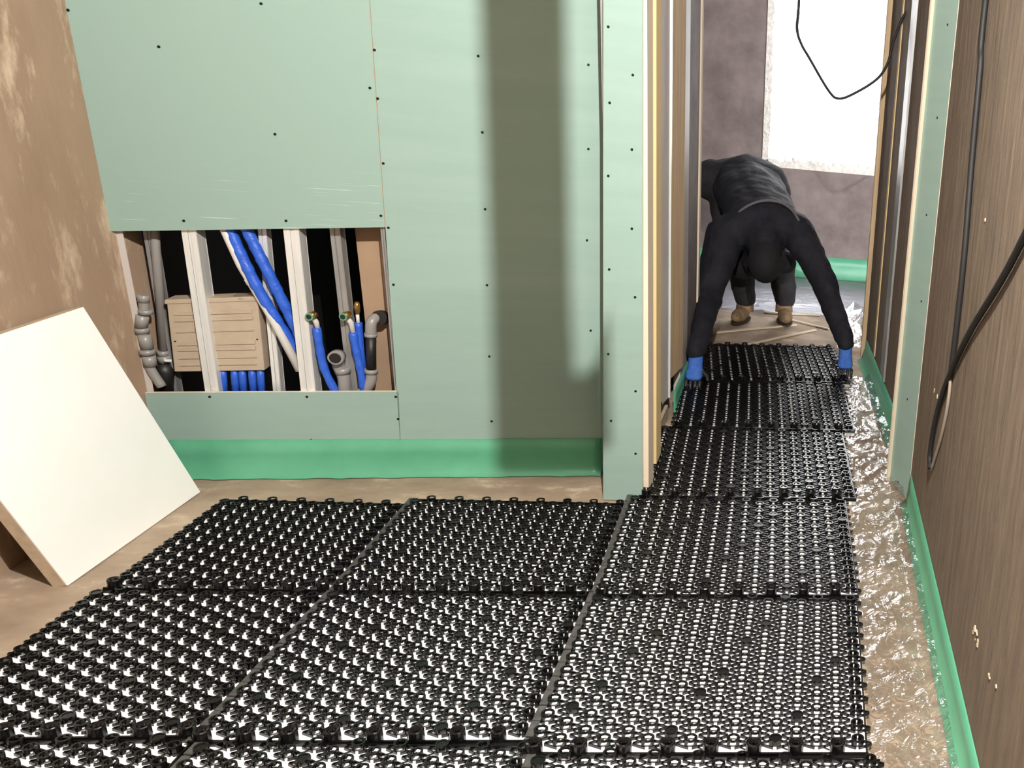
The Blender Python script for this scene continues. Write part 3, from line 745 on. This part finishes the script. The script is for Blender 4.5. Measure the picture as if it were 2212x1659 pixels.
# head with face looking down and back to the feet
hd = MB(); hc = J['head']
hu = (J['head'] - J['neck']).normalized()               # crown direction
hf = (V((0, .75, -.35)) - hu * V((0, .75, -.35)).dot(hu)).normalized()   # face direction: down and back
hs = hu.cross(hf).normalized(); HR = Matrix((hs, hf, hu)).transposed()
hd.ball(hc, .1, 'skin', (.76, .95, 1.15), 18, 14, HR)
hd.ball(hc + hf * .095 - hu * .005, .016, 'skin', (.8, 1.2, 1.3), 8, 6, HR)
hd.ball(hc + hf * .05 - hu * .075, .05, 'skin', (.9, .9, .8), 10, 8, HR)
for s_ in (-1, 1):
    hd.ball(hc + hs * (.078 * s_) - hu * .005, .026, 'skin', (.35, .8, 1.2), 8, 6, HR)
    hd.ball(hc + hs * (.03 * s_) + hf * .088 + hu * .012, .011, 'label', (1.1, .5, .7), 8, 6, HR)
    hd.ball(hc + hs * (.03 * s_) + hf * .094 + hu * .012, .005, 'rubber', (1, .5, 1), 6, 5, HR)
hd.ball(hc + hf * .088 - hu * .05, .018, 'brass', (1.3, .4, .35), 8, 6, HR)
hd.build('head', per)
hh = MB(); hh.ball(hc + hu * .022 - hf * .022, .112, 'hair', (.80, .93, 1.05), 18, 14, HR); hh.build('hair', per)
# jacket: torso and sleeves
hem = mid('pelvis', 'waist', .25)
belly = ay(1650, 560, 5.06)
jc = [(hem, J['waist'], .17, .16), (J['waist'], J['chest'], .16, .15), (hem + V((.06, 0, 0)), J['chest'] + V((.06, 0, 0)), .15, .14), (hem - V((.07, 0, 0)), J['chest'] - V((.06, 0, 0)), .15, .14),
      (J['chest'], J['neck'], .15, .10), (J['neck'], J['neck'].lerp(J['head'], .6), .10, .088),
      (J['chest'] + V((0, 0, -.04)), belly, .13, .12), (belly, belly + V((0, .18, -.03)), .12, .12),
      (ay(1552, 505, 5.08), ay(1524, 610, 4.86), .075, .055), (ay(1602, 572, 5.16), ay(1692, 566, 5.16), .085, .08)]
for a, b_, c in (('sl', 'el', 'wl'), ('sr', 'er', 'wr')):
    jc += [(J['chest'] + (J[a] - J['chest']) * .45, J[a], .125, .098), (J[a], J[b_], .098, .072), (J[b_], J[c] + V((0, .02, .055)), .072, .044)]
jk = blob('jacket', jc, 'jacket', per, .014, 8, .03)
hm = MB(); hm.tube(bez([ay(1560, 560, 4.90), ay(1572, 500, 4.91), ay(1598, 458, 4.92), ay(1632, 438, 4.92), ay(1668, 434, 4.92), ay(1702, 446, 4.91), ay(1726, 478, 4.9), ay(1746, 540, 4.88)], 6), .008, 'seam', 8)
h_ = hm.build('piping', jk, per.location); h_.location = (0, 0, 0)
# trousers
pv = J['pelvis']
lm = ay(1536, 390, 5.66)
blob('trousers', [(pv, pv + V((.10, -.02, -.02)), .19, .17), (pv, lm, .18, .13), (pv + V((-.08, 0, -.02)), mid('hl', 'kl', .5), .16, .115), (mid('hl', 'kl', .5), J['kl'], .115, .085), (J['kl'], J['al'] + V((0, 0, .03)), .085, .066),
      (pv + V((.10, -.02, -.02)), mid('hr', 'kr', .5), .16, .115), (mid('hr', 'kr', .5), J['kr'], .115, .085), (J['kr'], J['ar'] + V((0, 0, .03)), .085, .068)], 'trousers', per, .015, 8, .03)
# boots
for (ank, toe, heel) in ((J['al'], az(1588, 694, .03), None), (J['ar'], az(1700, 703, .03), None)):
    a = V((ank.x, ank.y, .07)); t = toe; d = V((t.x - a.x, t.y - a.y, 0)); d = d.normalized() * .17
    b = MB(); b.tube([V((a.x, a.y, .17)), V((a.x, a.y, .10)), V((a.x, a.y, .055)) + d * .05], [.052, .054, .056], 'boot', 12)
    sd_ = V((-d.y, d.x, 0)).normalized()
    Rb = Matrix((d.normalized(), sd_, V((0, 0, 1)))).transposed()
    b.ball(V((a.x, a.y, .05)) + d * .50, .05, 'boot', (2.3, .92, .85), 14, 10, Rb)
    bo = b.build('boot', per)
    sp = MB(); c = V((a.x, a.y, .012)) + d * .42
    sp.ball(c, .052, 'sole', (2.4, .95, .2), 16, 6, Rb); so = sp.build('sole', bo, per.location); so.location = (0, 0, 0)
# gloves: palm, four fingers and a thumb closing over the mat
def glove(wr, side):
    root = wr
    fwd = V((.02 * side, -.72, -.69)).normalized(); sidev = V((1, 0, 0)); sidev = (sidev - fwd * sidev.dot(fwd)).normalized(); back = sidev.cross(fwd).normalized()
    if back.y > 0: back = -back
    inn = -side
    v = [root + V((0, .03, .075)), root, root + fwd * .045, root + fwd * .085]
    e_ = [(0, 1), (1, 2), (2, 3)]; r = [(.040, .038), (.036, .030), (.044, .022), (.042, .018)]
    o = skinned('glove', v, e_, r, 'glove', per, 0, 2)
    for k in range(4):
        off = sidev * ((k - 1.5) * .021); ln = (.030, .036, .034, .026)[k]
        a = root + fwd * .075 + off; b = a + fwd * ln; c = b + (fwd * .35 + V((0, .2, -.9))).normalized() * ln * .8; d = c + V((0, .55, -.55)) * ln * .6
        f = skinned('finger', [a, b, c, d], [(0, 1), (1, 2), (2, 3)], [.0098, .0094, .0086, .0074], 'glove_d', per, 0, 2); f.parent = o; f.location = (0, 0, 0)
    a = root + fwd * .03 + sidev * inn * .034; b = a + (fwd * .6 + sidev * inn * .8).normalized() * .034; c = b + (fwd * .9 + sidev * inn * .2).normalized() * .03
    f = skinned('thumb', [a, b, c], [(0, 1), (1, 2)], [.0115, .0105, .009], 'glove_d', per, 0, 2); f.parent = o; f.location = (0, 0, 0)
glove(J['wl'], -1); glove(J['wr'], 1)
